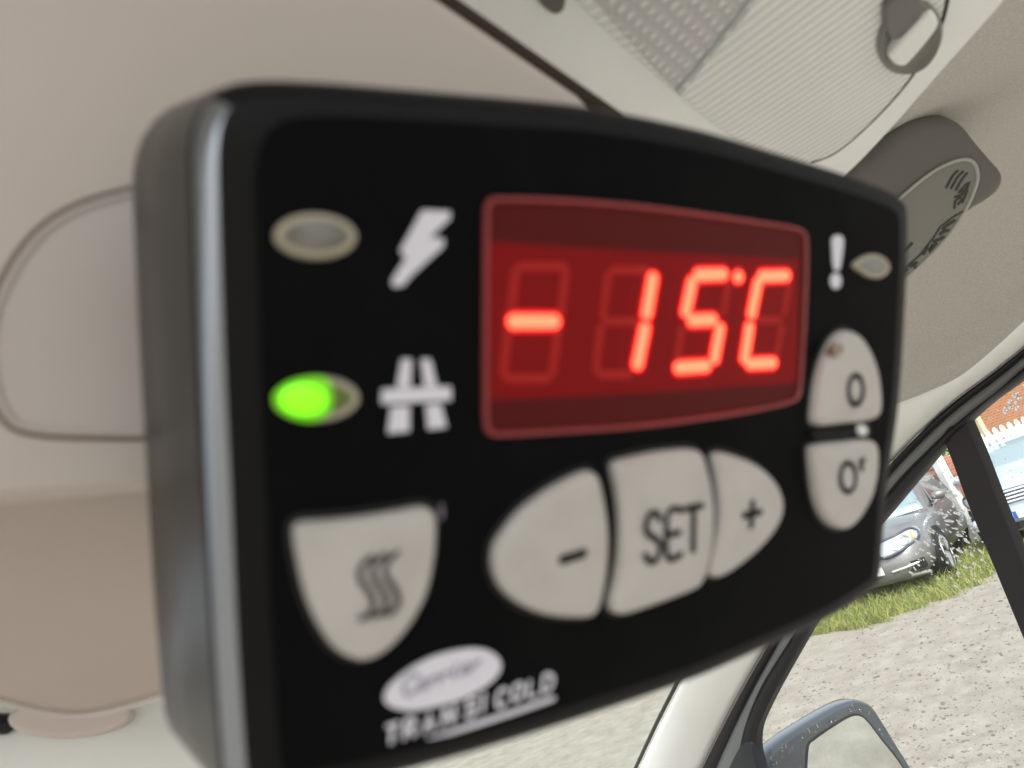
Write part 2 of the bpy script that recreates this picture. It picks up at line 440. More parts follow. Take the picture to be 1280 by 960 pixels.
bm = bmesh.new(); tube(bm, [(*lf.uv(x, y, .0028), .0028) for x, y in ((846, 112), (872, 82), (907, 38), (940, -5))], .0007)
link('bulb_window_edge', bm, mat('window_edge', (.40, .42, .46), .25, .5), lamp)
bm = bmesh.new(); ringsolid(bm, loop2d(lf.uvs([(664, -30), (672, -2), (692, 14), (704, 4), (700, -30)]), 40), [(0, 0), (0, .0008)], 0)
link('clip_slot', bm, mat('slot_grey', (.13, .125, .12), .6, .2), lamp)
# switch: dark recess ring and a pale rocker across it
sw = ell(1132, 38, 38, 48, rot=.5)
bm = bmesh.new(); ringsolid(bm, loop2d(lf.uvs(sw), 64), [(0, .001), (0, .0032), (.001, .0042), (.002, .0036), (.0035, .0024)], -.0004)
link('switch_dish', bm, mat('dish_grey', (.17, .165, .155), .4, .4), lamp)
bm = bmesh.new(); ringsolid(bm, loop2d(lf.uvs([(1112, 62), (1148, 22), (1162, 12), (1170, 22), (1164, 36), (1134, 72), (1122, 78), (1112, 72)], .004), 48), roundprof(.006, .0012, z0=.002))
link('switch_rocker', bm, M['lamp_white'], lamp)
bm = bmesh.new(); ringsolid(bm, loop2d(lf.uvs([(1104, 6), (1120, -10), (1140, -12), (1152, 2), (1146, 22), (1120, 46), (1106, 38)], .003), 48), roundprof(.0045, .001, z0=.002))
link('switch_button', bm, mat('button_grey', (.14, .135, .13), .4, .4), lamp)

# ---- door frame: seals and window
door = empty('van_side', door_fr.world(1183, 557), 'van side door with black rubber seals and a wet window', 'door')
cS = [(870, 985), (882, 959), (922, 880), (961, 811), (1003, 740), (1050, 665), (1107, 591), (1161, 534), (1202, 497), (1243, 467), (1280, 438), (1360, 372), (1460, 290)]
cI = [(888, 985), (902, 948), (938, 872), (972, 810), (1012, 742), (1058, 672), (1110, 600), (1166, 541), (1207, 505), (1247, 475), (1280, 448), (1360, 382), (1460, 300)]
cH = [(930, 985), (928, 930), (950, 865), (990, 799), (1030, 735), (1066, 690), (1112, 615), (1173, 551), (1213, 516), (1252, 486), (1280, 461), (1360, 396), (1460, 315)]
cG = [(957, 985), (948, 925), (962, 881), (1014, 787), (1050, 727), (1080, 680), (1113, 640), (1183, 557), (1212, 528), (1240, 503), (1280, 474), (1360, 412), (1460, 335)]
def band(name, A, B, bulge, base, material, parent, n=7):
    pa = crom([door_fr.world(*p) for p in A], 6, closed=False); pb = crom([door_fr.world(*p) for p in B], 6, closed=False)
    rows_ = []
    for k in range(n):
        t = k / (n - 1); b = base + bulge * math.sin(math.pi * t)
        rows_.append(to_local(parent, [a.lerp(c, t) + Vector((-b, 0, 0)) for a, c in zip(pa, pb)]))
    for d in (.012,):                        # wrap the back edge so the band has depth
        rows_.append([v + Vector((d + base, 0, 0)) for v in rows_[n - 1]])
        rows_.insert(0, [v + Vector((d + base, 0, 0)) for v in rows_[0]])
    bm_ = bmesh.new(); sheet(bm_, rows_)
    return link(name, bm_, material, parent)
band('door_seal', cS, cI, .007, .012, M['rubber'], door)
band('frame_strip', cI, cH, .002, .006, M['strip'], door)
band('window_seal', cH, cG, .010, .006, M['rubber'], door)
# divider bar
barL = [(1176, 535), (1190, 570), (1213, 632), (1236, 687), (1266, 760), (1300, 842), (1340, 940)]
barR = [(1212, 527), (1231, 572), (1252, 627), (1280, 696), (1310, 768), (1345, 850), (1390, 950)]
pa = crom([door_fr.world(*p) for p in barL], 4, closed=False); pb = crom([door_fr.world(*p) for p in barR], 4, closed=False)
rows = []
for t, b in ((0, -.012), (0, .003), (.04, .006), (.5, .0075), (.96, .006), (1, .003), (1, -.012)):
    rows.append(to_local(door, [a.lerp(c, t) + Vector((-b, 0, 0)) for a, c in zip(pa, pb)]))
bm = bmesh.new(); sheet(bm, rows); link('window_divider', bm, M['bar'], door)
# glass panes just outside the seal
gf = Frame((W + .008, 0, 2), Vector((0, -1, 0)), Vector((0, 0, 1)))
def pane(name, pts):
    bm_ = bmesh.new()
    p = [gf.world(*q) for q in pts]
    f = [bm_.verts.new(v) for v in to_local(door, p)]
    g = [bm_.verts.new(v) for v in to_local(door, [q + Vector((.004, 0, 0)) for q in p])]
    bm_.faces.new(f)                         # one glazed face; the rim closes the edge
    for i in range(len(f)): bm_.faces.new((f[i], f[(i + 1) % len(f)], g[(i + 1) % len(f)], g[i]))
    return link(name, bm_, M['glass'], door, smooth=False)
pane('quarter_glass', [(952, 1000), (943, 925), (957, 881), (1009, 787), (1045, 727), (1075, 680), (1108, 638), (1180, 555), (1190, 552), (1216, 610), (1262, 730), (1310, 840), (1350, 940), (1380, 1000)])
pane('window_glass', [(1214, 526), (1240, 500), (1280, 471), (1360, 408), (1460, 330), (1500, 1000), (1400, 1000), (1348, 850), (1283, 690), (1254, 625), (1233, 570)])
# mirror corner cap (dark triangle at the foot of the pillar)
bm = bmesh.new()
ringsolid(bm, loop2d(door_fr.uvs([(912, 975), (920, 950), (934, 926), (944, 922), (950, 940), (958, 985), (935, 995)]), 48), [(0, -.01), (0, .012), (.003, .016)], .002)
for v in bm.verts: v.co = to_local(door, [door_fr.m @ v.co])[0]
link('mirror_corner_cap', bm, mat('blue_black', (.02, .024, .032), .35, .5), door)

# ---- pillar trim: white, from the door seal to the windscreen / roof lining
cE = [(786, 990), (800, 960), (826, 905), (855, 848), (898, 760), (960, 640), (1050, 532), (1112, 508), (1158, 490), (1200, 470), (1240, 438), (1290, 392), (1370, 320), (1460, 240)]
cS2 = [(865, 995), (882, 959), (922, 880), (961, 811), (1003, 740), (1050, 665), (1100, 598), (1140, 555), (1161, 534), (1202, 497), (1243, 467), (1280, 438), (1360, 372), (1460, 290)]
in_fr = Frame((W - .10, 0, 2), Vector((0, -1, 0)), Vector((0, 0, 1)))
pillar = empty('pillar_trim', door_fr.world(900, 860), 'white windscreen pillar trim curving up beside the black door seal', 'pillar trim')
pa = crom([door_fr.world(*p) + Vector((-.013, 0, 0)) for p in cS2], 6, closed=False); pb = crom([in_fr.world(*p) for p in cE], 6, closed=False)
rows = []
for k in range(9):
    t = k / 8
    rows.append(to_local(pillar, [a.lerp(c, t) + Vector((-.018, -.006, 0)) * math.sin(math.pi * t) for a, c in zip(pa, pb)]))
bm = bmesh.new(); sheet(bm, rows); solid(link('trim_shell', bm, M['trim'], pillar), .003)
# windscreen black edge running up the pillar
bm = bmesh.new()
eg = [in_fr.world(x - 3, y) + Vector((.004, .012, 0)) for x, y in cE[:6]]
tube(bm, to_local(pillar, crom(eg, 6, closed=False)), .0042)
link('windscreen_seal', bm, M['rubber'], pillar)
PB = pb
# ---- roof lining: from the crease above the door up to the flat roof
lining = empty('roof_lining', Vector((.5, .2, 2.2)), 'grey woven roof lining arching down to the door frame', 'roof lining')
rows = []
for k in range(13):
    a = k / 12 * math.pi / 2
    row = []
    for c in pb:
        rx = .20; rz = max(2.20 - c.z, .02)
        row.append(Vector((c.x - rx * (1 - math.cos(a)), c.y, c.z + rz * math.sin(a))))
    rows.append(row)
for x in (.5, .35, .2, 0, -.3, -.7):
    rows.append([Vector((x, c.y, 2.20 + .004 * (1 - abs(x)))) for c in pb])
for r in rows:                                # carry it on behind the camera and ahead of the door
    r.insert(0, r[0] + Vector((0, .02, 0)))
rows = [to_local(lining, r[40:]) for r in rows]
for r in rows:
    e = r[-1] - r[-7]; r.append(r[-1] + e.normalized() * .12); r.insert(0, r[0] + Vector((0, .35, 0))); r.append(r[-1] + Vector((0, -.35, 0)))
bm = bmesh.new(); sheet(bm, rows); solid(link('lining_panel', bm, M['lining'], lining), .004)

# ---- grey pod on the lining
pc = at_depth(1190, 250, .50)
pn = Vector((-.62, -.55, -.55)).normalized()
pex = (ROT @ Vector((.75, .62, 0))); pex = (pex - pn * pex.dot(pn)).normalized()
pf = Frame(pc, pex, pn.cross(pex))
pod = empty('coat_hook_pod', pf.m, 'dark grey plastic pod with an oval marked plate, fixed under the roof lining', 'hook pod')
po = [(1050, 290), (1066, 215), (1085, 195), (1110, 172), (1140, 152), (1165, 147), (1190, 148), (1208, 157), (1225, 178), (1243, 199), (1256, 214), (1259, 226), (1252, 241), (1236, 254), (1212, 270), (1170, 318), (1120, 368), (1075, 380)]
bm = bmesh.new(); ringsolid(bm, loop2d(pf.uvs(po), 128), [(-.004, -.05), (0, -.012), (.001, -.006), (.004, -.002), (.009, 0)], 0)
link('pod_shell', bm, M['pod'], pod)
pl = [(1080, 290), (1126, 246), (1160, 218), (1185, 204), (1205, 199), (1216, 203), (1221, 216), (1219, 232), (1206, 262), (1180, 300), (1140, 340), (1100, 372), (1070, 360)]
bl = loop2d(pf.uvs(pl), 128)
bm = bmesh.new(); ringsolid(bm, bl, [(0, -.002), (0, .0008), (.0008, .0012)], 0)
link('plate', bm, M['pod_face'], pod)
bm = bmesh.new(); tube(bm, [(q.x, q.y, .0012) for q in bl], .0012, closed=True)
link('plate_rim', bm, mat('rim_grey', (.42, .42, .40), .4, .4), pod)
bm = bmesh.new()
Z = .0015
def pstroke(pts, w_=.0009):
    q = zoomed(1110, 170, 5.054, pts)
    tube(bm, [(*pf.uv(x, y, Z), Z) for x, y in q], w_, .5, 6)
for a in ([(370, 325), (410, 250), (440, 220)], [(400, 330), (440, 260), (475, 225)], [(430, 340), (470, 270), (500, 235)], [(450, 355), (500, 300), (515, 290), (500, 330), (465, 360)],
          [(425, 385), (470, 370), (500, 340)], [(420, 455), (425, 410), (460, 385), (470, 400), (445, 430)], [(470, 420), (500, 350)]): pstroke(a)
pstroke([(85, 855), (200, 755), (290, 640), (330, 575), (400, 520), (475, 475)], .0007)
pstroke([(85, 930), (220, 810), (330, 690), (400, 610), (450, 530)], .0007)
for a in ([(350, 585), (380, 560), (420, 535)], [(330, 620), (355, 602), (380, 596)], [(290, 665), (320, 655), (350, 640)], [(225, 745), (255, 700), (260, 735), (285, 685), (270, 720), (305, 680)],
          [(140, 825), (180, 800)], [(150, 800), (175, 830)], [(105, 860), (120, 845)], [(95, 740), (150, 680)]): pstroke(a, .0012)
link('plate_marks', bm, M['mark'], pod)

# ---- windscreen in front
wsc = [in_fr.world(786, 990), in_fr.world(826, 905), in_fr.world(898, 760), in_fr.world(960, 640)]
ws = empty('windscreen', wsc[1], 'sloping windscreen glass below the controller, left of the white pillar', 'windscreen')
off = [Vector((-1.6, .10, 0))] * 4
bm = bmesh.new(); fA = [Vector((v.x + .004, v.y + .012, v.z)) for v in wsc]
sheet(bm, [to_local(ws, fA), to_local(ws, [a + o for a, o in zip(fA, off)])])
link('glass_sheet', bm, M['screen_glass'], ws, smooth=False)
# ---- side mirror outside the window
mc = CAM + ray(1060, 930) * (1.20 / ray(1060, 930).x)
mn = Vector((-.30, -.95, -.05)).normalized()
mex = (Vector((1, 0, 0)) - mn * mn.x).normalized()
mf = Frame(mc, mex, mn.cross(mex))
mir = empty('side_mirror', mf.m, 'dark door mirror beaded with rain outside the quarter window', 'side mirror')
mo = [(946, 990), (959, 951), (976, 931), (1004, 911), (1046, 886), (1068, 877), (1080, 877), (1092, 884), (1105, 903), (1122, 931), (1141, 962), (1170, 1020), (1190, 1100), (1150, 1160), (1000, 1150), (940, 1060)]
ml = loop2d(mf.uvs(mo), 128)
bm = bmesh.new(); ringsolid(bm, ml, [(.05, -.13), (.02, -.10), (.004, -.06), (0, -.02), (.001, -.006), (.004, -.001), (.008, 0)], 0)
link('mirror_housing', bm, M['mirror_shell'], mir)
mg = [(1008, 990), (1010, 936), (1016, 926), (1040, 909), (1062, 896), (1074, 895), (1084, 903), (1100, 924), (1128, 961), (1150, 1010), (1160, 1080), (1130, 1120), (1010, 1110)]
gl = loop2d(mf.uvs(mg), 128)
bm = bmesh.new(); ringsolid(bm, inset(gl, -.004), [(0, -.001), (0, .0015), (.003, .002)], 0)
link('mirror_bezel', bm, mat('bezel_black', (.012, .013, .014), .35, .5), mir)
bm = bmesh.new(); ringsolid(bm, gl, [(0, 0), (0, .003)], 0)
link('mirror_glass', bm, M['mirror_glass'], mir)

# ================================================================ THE CONTROLLER
ctl = empty('temperature_controller', dev.m, 'black cab temperature controller with a lit red display reading minus fifteen and pale buttons', 'controller')
bo = [(238, 240), (237, 190), (243, 150), (261, 119), (290, 102), (335, 98), (370, 99), (420, 102), (560, 114), (650, 122), (740, 133), (870, 160), (960, 187), (1040, 212), (1085, 228),
      (1110, 239), (1122, 252), (1125, 275), (1124, 350), (1115, 500), (1101, 600), (1096, 662), (1092, 712), (1087, 732), (1063, 751), (1013, 781), (940, 814), (855, 851), (720, 898), (580, 942), (420, 985), (340, 1003), (300, 1010), (284, 1000), (277, 970),
      (264, 800), (254, 600), (246, 450), (240, 300)]
body = loop2d(dev.uvs(bo, -.003), 240)
bm = bmesh.new()
ringsolid(bm, body, [(0, -.0275), (-.003, -.0262), (-.0036, -.023), (-.0014, -.011), (0, -.0042), (.0003, -.0027), (.0010, -.0014), (.0021, -.0005), (.0030, -.0001)], .0001)
bm.normal_update()
for f in bm.faces:
    c_ = f.calc_center_median()
    if c_.z < -.0043: f.material_index = 1
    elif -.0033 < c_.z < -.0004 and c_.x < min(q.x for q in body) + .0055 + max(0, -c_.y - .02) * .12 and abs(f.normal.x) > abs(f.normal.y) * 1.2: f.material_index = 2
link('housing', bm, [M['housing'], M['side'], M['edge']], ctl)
cb = sum(body, Vector((0, 0))) / len(body); fo = [q.lerp(cb, .065) for q in inset(body, .0016)]
bm = bmesh.new(); prism(bm, fo, -.0004, .00016)
link('front_film', bm, M['film'], ctl, smooth=False)
bm = bmesh.new(); box(bm, (.012, -.004, -.035), (.05, .036, .0215)); link('mounting_bracket', bm, M['black'], ctl, smooth=False)

def button(name, ox, oy, k, pts, h=.0018, r=.0010, dome=.0006, n=120, rough=None):
    bm_ = bmesh.new()
    lp_ = loop2d(dev.uvs(zoomed(ox, oy, k, pts), h * .6), n)
    ringsolid(bm_, lp_, roundprof(h, r, z0=-.0005, flare=.0001), dome)
    o = link(name, bm_, M['button'], ctl)
    b2 = bmesh.new(); tube(b2, [(q.x, q.y, .0002) for q in inset(lp_, -.0003)], .00042, .5, closed=True)
    link('button_gap', b2, M['black'], o)
    return o
HB = .0025
def strokes(name, par, ox, oy, k, lines, w_, material, z=HB, flat=.25, sm=True):
    bm_ = bmesh.new()
    for l in lines:
        q = dev.uvs(zoomed(ox, oy, k, l), z)
        if sm and len(q) > 2: q = [tuple(v) for v in crom(q, 4, closed=False)]
        tube(bm_, [(x, y, z) for x, y in q], w_, flat)
    return link(name, bm_, material, par)

b = button('heating_button', 340, 600, 4, [(112, 255), (125, 228), (160, 214), (300, 203), (450, 187), (620, 160), (740, 138), (795, 150), (818, 195), (818, 300), (805, 420), (782, 530), (745, 625), (665, 755), (565, 855), (470, 900), (390, 888), (310, 838), (230, 720), (165, 560), (122, 360)])
S1 = [(500, 385), (455, 425), (440, 490), (485, 560), (508, 620), (485, 675), (445, 693)]
strokes('heat_waves', b, 340, 600, 4, [[(x + d, y - d * .17) for x, y in S1] for d in (0, 64, 126)], .00035, M['print_brown'])
b = button('minus_button', 600, 550, 4, [(65, 610), (78, 530), (120, 460), (210, 352), (330, 260), (450, 192), (530, 160), (570, 165), (595, 205), (615, 290), (632, 400), (638, 510), (630, 650), (610, 770), (585, 850), (545, 884), (470, 888), (390, 884), (300, 866), (210, 828), (130, 768), (85, 700)])
strokes('minus_sign', b, 600, 550, 4, [[(412, 600), (465, 584), (520, 566)]], .00066, M['print_dark'])
b = button('set_button', 740, 550, 4, [(104, 140), (118, 112), (150, 100), (300, 66), (420, 50), (500, 48), (540, 62), (560, 105), (590, 220), (605, 350), (600, 480), (582, 600), (555, 690), (520, 738), (420, 782), (300, 826), (180, 866), (125, 870), (95, 845), (95, 790), (120, 690), (138, 560), (140, 400), (126, 260)])
bm = bmesh.new()
def set_place(i):
    x = (268, 378, 468)[i]; wd = (75, 72, 80)[i]; y = (612, 586, 560)[i]; h = (235, 222, 215)[i]
    p = zoomed(740, 550, 4, [(x, y)])[0]
    return p, (wd / 4, -wd / 4 * .2), (.8, -h / 4)
text(bm, dev, 'SET', set_place, .00050, HB); link('set_lettering', bm, M['print_dark'], b)
b = button('plus_button', 740, 550, 4, [(604, 95), (615, 72), (650, 64), (730, 85), (820, 125), (895, 188), (936, 255), (950, 330), (930, 410), (870, 500), (790, 580), (700, 648), (640, 682), (600, 684), (586, 660), (598, 590), (620, 500), (636, 400), (634, 290), (620, 180)])
strokes('plus_sign', b, 740, 550, 4, [[(762, 378), (842, 360)], [(804, 312), (797, 430)]], .00058, M['print_dark'])
b = button('on_button', 1000, 400, 3.43, [(60, 430), (64, 370), (75, 280), (100, 180), (140, 92), (180, 52), (218, 47), (262, 78), (302, 145), (328, 225), (340, 320), (338, 385), (320, 420), (270, 436), (170, 446), (85, 454)], h=.0022, r=.0012)
strokes('on_lettering', b, 1000, 400, 3.43, [ell(241, 300, 31, 62, 16) + [(272, 300)]], .00052, M['print_dark'], z=.0029)
bm = bmesh.new()
ringsolid(bm, loop2d(dev.uvs(zoomed(1000, 400, 3.43, ell(150, 128, 20, 30, rot=.4)), .0022), 24), [(0, .0015), (0, .0027), (.0003, .00285)], 0)
link('smudge', bm, mat('brown_smudge', (.16, .10, .065), .7, .2, noise=(900, (.34, .28, .23), .45, .6)), b)
b = button('off_button', 1000, 400, 3.43, [(50, 575), (58, 545), (110, 530), (190, 522), (280, 514), (316, 524), (328, 570), (326, 640), (314, 710), (295, 770), (250, 848), (200, 894), (150, 890), (105, 850), (75, 780), (58, 680)], h=.0022, r=.0012)
strokes('off_lettering', b, 1000, 400, 3.43, [ell(208, 675, 32, 62, 16) + [(240, 675)], [(268, 640), (262, 612), (275, 600)]], .00050, M['print_dark'], z=.0029)
bm = bmesh.new(); ringsolid(bm, loop2d(dev.uvs(zoomed(1000, 400, 3.43, [(62, 470), (180, 462), (290, 448), (304, 470), (296, 500), (180, 512), (62, 520)]), .0008), 64), roundprof(.0010, .0006))
link('button_bridge', bm, M['housing'], ctl)
bm = bmesh.new(); ringsolid(bm, loop2d(dev.uvs(zoomed(1000, 400, 3.43, ell(272, 474, 20, 26)), .0014), 32), roundprof(.0016, .0006))
link('bridge_glint', bm, mat('pale_glint', (.62, .66, .62), .25, .5), ctl)  # pale bump painted as the small glint on the black bridge
bm = bmesh.new(); tube(bm, [(*dev.uv(x, y, .0002), .0002) for x, y in zoomed(340, 600, 4, [(846, 130), (850, 165), (846, 190)])], .0003, .4)
link('film_nick', bm, mat('nick_grey', (.14, .13, .16), .5, .3), ctl)

# indicator lights
def indicator(cx, cy, rx, ry, lens_mat, rot=0, pts=None):
    out = pts or ell(cx, cy, rx, ry, 28, rot)
    lp_ = loop2d(dev.uvs(out, .0005), 72)
    bm_ = bmesh.new(); ringsolid(bm_, lp_, [(0, -.0006), (0, .0003), (.0002, .0007), (.0006, .0008), (.0009, .0004)], -.0006)
    o = link('indicator_light', bm_, M['led_rim'], ctl)
    b2 = bmesh.new(); ringsolid(b2, inset(lp_, .0005), [(0, -.0003), (0, .0003), (.0002, .0005)], .0004)
    link('lens', b2, lens_mat, o)
    return o
indicator(395, 295, 52, 29, M['led_off'], .03)['label'] = 'unlit power indicator light'
g = indicator(396, 499, 54, 29, M['led_olive'], -.04)
g['label'] = 'indicator light glowing green'
bm = bmesh.new()
ringsolid(bm, loop2d(dev.uvs([(343, 500), (347, 489), (362, 478), (382, 472), (402, 471), (412, 478), (415, 492), (414, 510), (404, 522), (386, 527), (364, 522), (348, 512)], .0008), 64), [(0, 0), (0, .0009), (.0004, .0012)], .0002)
link('glowing_lens', bm, mat('green_spill', (.10, .25, .01), .3, .4, emit=((.20, .9, .0), .20)), g)
bm = bmesh.new(); ringsolid(bm, loop2d(dev.uvs(ell(379, 499, 28, 19), .0012), 48), [(0, .0008), (0, .0014), (.0004, .0016)], .0003)
link('glowing_core', bm, M['led_green'], g)
indicator(1092, 333, 20, 17, mat('alarm_lens', (.20, .20, .18), .15, .6), pts=[(1066, 332), (1076, 322), (1090, 317), (1103, 320), (1111, 329), (1111, 338), (1103, 347), (1090, 348), (1078, 342)])['label'] = 'small teardrop alarm light'

# printed symbols
def print_polys(name, ox, oy, k, polys, z=.0003):
    bm_ = bmesh.new()
    for i, p in enumerate(polys):
        prism(bm_, dev.uvs(zoomed(ox, oy, k, p)), -.0001, z + i * .00002)
    return link(name, bm_, M['print_white'], ctl, smooth=False)
print_polys('lightning_symbol', 300, 220, 2.825, [[(640, 122), (738, 126), (738, 152), (668, 218), (716, 222), (714, 250), (604, 350), (572, 388), (540, 392), (532, 372), (582, 290), (562, 264)]])
print_polys('motorway_symbol', 300, 220, 2.825, [[(568, 646), (602, 646), (598, 745), (550, 745)], [(636, 646), (668, 646), (692, 742), (648, 742)], [(498, 752), (740, 742), (742, 791), (496, 804)], [(530, 815), (594, 811), (594, 900), (518, 908)], [(652, 808), (704, 804), (725, 886), (660, 894)]])
print_polys('exclamation_mark', 980, 260, 5.33, [[(308, 215), (322, 188), (350, 180), (378, 190), (388, 225), (372, 360), (358, 415), (328, 418), (316, 370)], ell(335, 487, 36, 52)])
# brand oval and lettering
lo = [(95, 390), (130, 320), (250, 220), (400, 143), (560, 103), (680, 97), (770, 128), (812, 190), (790, 262), (700, 340), (560, 410), (400, 455), (260, 478), (150, 460), (105, 430)]
bm = bmesh.new(); ringsolid(bm, loop2d(dev.uvs(zoomed(460, 790, 4.923, lo)), 96), [(0, -.0001), (0, .0003)], 0)
ov = link('logo_oval', bm, M['print_white'], ctl)
bm = bmesh.new()
def carrier(i):
    x = 215 + i * 66 + (18 if i else 0); y = 395 - (x - 215) * .36
    p = zoomed(460, 790, 4.923, [(x, y)])[0]
    h = 120 if i == 0 else 92
    return p, ((85 if i == 0 else 62) / 4.923, -.36 * 62 / 4.923), (14 / 4.923, -h / 4.923)
text(bm, dev, 'Carrier', carrier, .00028, .00036); link('logo_script', bm, M['print_grey'], ov)
bm = bmesh.new()
tx = [(112, 690), (222, 655), (340, 616), (462, 578), (600, 530), (690, 490), (788, 468), (885, 430), (985, 405), (1075, 372)]
def trans(i):
    p = zoomed(460, 790, 4.923, [tx[i]])[0]
    wd = 62 if i != 5 else 30
    return p, (wd / 4.923, -wd * .33 / 4.923), (10 / 4.923, (-108 + i * .8) / 4.923)
text(bm, dev, 'TRANSICOLD', trans, .00026, .0003); link('brand_lettering', bm, M['print_white'], ctl)
print_polys('brand_underline', 460, 790, 4.923, [[(360, 648), (640, 552), (900, 470), (1140, 388), (1150, 402), (1130, 420), (900, 500), (640, 584), (500, 625), (360, 654)]])

# display
dp = [(603, 275), (604, 258), (610, 248), (625, 246), (700, 248), (800, 256), (900, 269), (960, 278), (990, 283), (1002, 289), (1006, 302), (1006, 345), (1003, 420), (999, 482), (996, 497), (987, 504), (960, 511), (900, 522), (800, 535), (700, 542), (630, 546), (612, 545), (604, 536), (602, 510), (602, 400)]
dl = loop2d(dev.uvs(dp), 200)
bm = bmesh.new(); ringsolid(bm, dl, [(0, -.0002), (0, .0004), (.00015, .0007), (.0005, .00075), (.0007, .0005), (.0009, .0002)], 0)
disp = link('display_window', bm, [M['scr_dark'], M['scr_rim']], ctl)
me = disp.data
for p in me.polygons:
    if len(p.vertices) == 4:
        c = p.center
        # outer rings are the rim
        d = min((Vector((c.x, c.y)) - q).length for q in dl)
        if d < .00085: p.material_index = 1
ZM = .0003
bm = bmesh.new(); prism(bm, dev.uvs([(612, 302), (700, 308), (800, 314), (900, 319), (999, 325), (996, 478), (900, 485), (800, 492), (700, 496), (612, 500)], ZM), -.0005, ZM)
mid = link('lit_panel', bm, M['scr_mid'], disp, smooth=False)
ZS = .00045
def digit(on, off, name='digit'):
    bm_ = bmesh.new()
    for mi, lines, w_, z in ((0, on, .00080, ZS + .0002), (2, on, .00130, ZS - .00015), (1, off, .0006, ZS - .0002)):
        for l in lines:
            q = dev.uvs(zoomed(580, 230, 2.286, l), z)
            tube(bm_, [(x, y, z) for x, y in q], w_, .35 if mi != 2 else .22, 10, mi=mi)
    return link(name, bm_, [M['seg_on'], M['seg_off'], M['seg_halo']], disp)
digit([[(140, 393), (260, 393)]], [[(160, 236), (285, 236)], [(147, 250), (132, 375)], [(290, 250), (276, 375)], [(126, 412), (112, 540)], [(268, 412), (252, 540)], [(122, 556), (240, 556)]])
digit([[(540, 268), (522, 372)], [(517, 412), (496, 516)]], [[(425, 246), (520, 246)], [(412, 258), (396, 378)], [(405, 393), (495, 393)], [(390, 410), (376, 532)], [(388, 545), (470, 545)]])
digit([[(668, 260), (742, 258)], [(652, 280), (634, 366)], [(650, 390), (712, 388)], [(732, 412), (716, 500)], [(612, 525), (694, 520)]], [[(755, 278), (740, 370)], [(622, 412), (606, 505)]])
digit([[(850, 264), (922, 262)], [(840, 282), (822, 372)], [(816, 408), (802, 500)], [(816, 514), (884, 511)]], [[(930, 282), (914, 368)], [(840, 389), (900, 388)], [(906, 408), (892, 495)]])
digit([[(781, 266), (786, 265)]], [], 'degree_dot')

# ================================================================ OUTSIDE
def ground_pt(px, py):
    d = ray(px, py); return CAM + d * (-CAM.z / d.z)
M['gravel'] = mat('gravel', (.335, .31, .265), .9, .1, noise=(4, (.235, .212, .175), .38, .68, 15), bump=(70, .8, .02))
M['soil'] = mat('grass_soil', (.12, .15, .035), .9, .1, noise=(3, (.20, .20, .07), .4, .7, 8), bump=(30, .8, .03))
bm = bmesh.new()
sheet(bm, [[Vector((-300 + 30 * i, -300 + 30 * j, 0)) for i in range(21)] for j in range(21)])
tag(link('ground', bm, M['gravel'], None, smooth=False), kind='structure')
edge = [ground_pt(*p) for p in ((600, 880), (800, 848), (900, 822), (1018, 794), (1080, 784), (1142, 762), (1199, 740), (1246, 715), (1300, 690), (1400, 640))]
e_dir = (edge[8] - edge[4]).normalized(); e_out = Vector((-e_dir.y, e_dir.x, 0))
if e_out.dot(edge[3]) < 0: e_out = -e_out
bm = bmesh.new()
ec = crom(edge, 14, closed=False)
ec = [p + e_out * (R_.uniform(-.05, .05) + .12 * math.sin(i * .9) * math.sin(i * .23)) for i, p in enumerate(ec)]
sheet(bm, [[p + Vector((0, 0, .006)) for p in ec], [p + e_out * 3 + Vector((0, 0, .006)) for p in ec], [p + e_out * 60 + Vector((0, 0, .006)) for p in ec]])
tag(link('grass_verge', bm, M['soil'], None, smooth=False), kind='structure')
EO = edge[5]
def verge(s, t, z=0): return EO + e_dir * s + e_out * t + Vector((0, 0, z))
# grass blades
g1 = mat('grass_green', (.12, .165, .045), .6, .2); g2 = mat('grass_yellow', (.36, .32, .12), .7, .2); g3 = mat('grass_bright', (.25, .285, .085), .6, .2)
gb = Bag()
for i in range(16000):
    t = abs(R_.gauss(0, .9)) if i % 3 else R_.uniform(0, 4)
    h = R_.choice((.4, 1, 1.5)) * R_.uniform(.03, .10) * (1 + .7 * min(t, 1)); t -= .05 if i % 5 else R_.uniform(.05, .35)
    kk = R_.uniform(22, len(ec) - 1.01); p = ec[int(kk)].lerp(ec[int(kk) + 1], kk % 1) + e_out * t; a = R_.uniform(0, 6.28); wv_ = Vector((math.cos(a), math.sin(a), 0)) * R_.uniform(.003, .006)
    ln_ = Vector((R_.gauss(0, .7), R_.gauss(0, .7), 0)) * h
    mi = R_.choices((0, 1, 2), (.35, .3 if t < .5 else .15, .4))[0]
    gb.add((p - wv_, p + wv_, p + wv_ * .6 + ln_ * .4 + Vector((0, 0, h * .6)), p - wv_ * .6 + ln_ * .4 + Vector((0, 0, h * .6)), p + ln_ + Vector((0, 0, h))), ((0, 1, 2, 3), (3, 2, 4)), None, mi)
tag(gb.link('grass', [g1, g2, g3], None, False), 'rough green and straw coloured grass growing along the gravel edge', 'grass', kind='stuff')
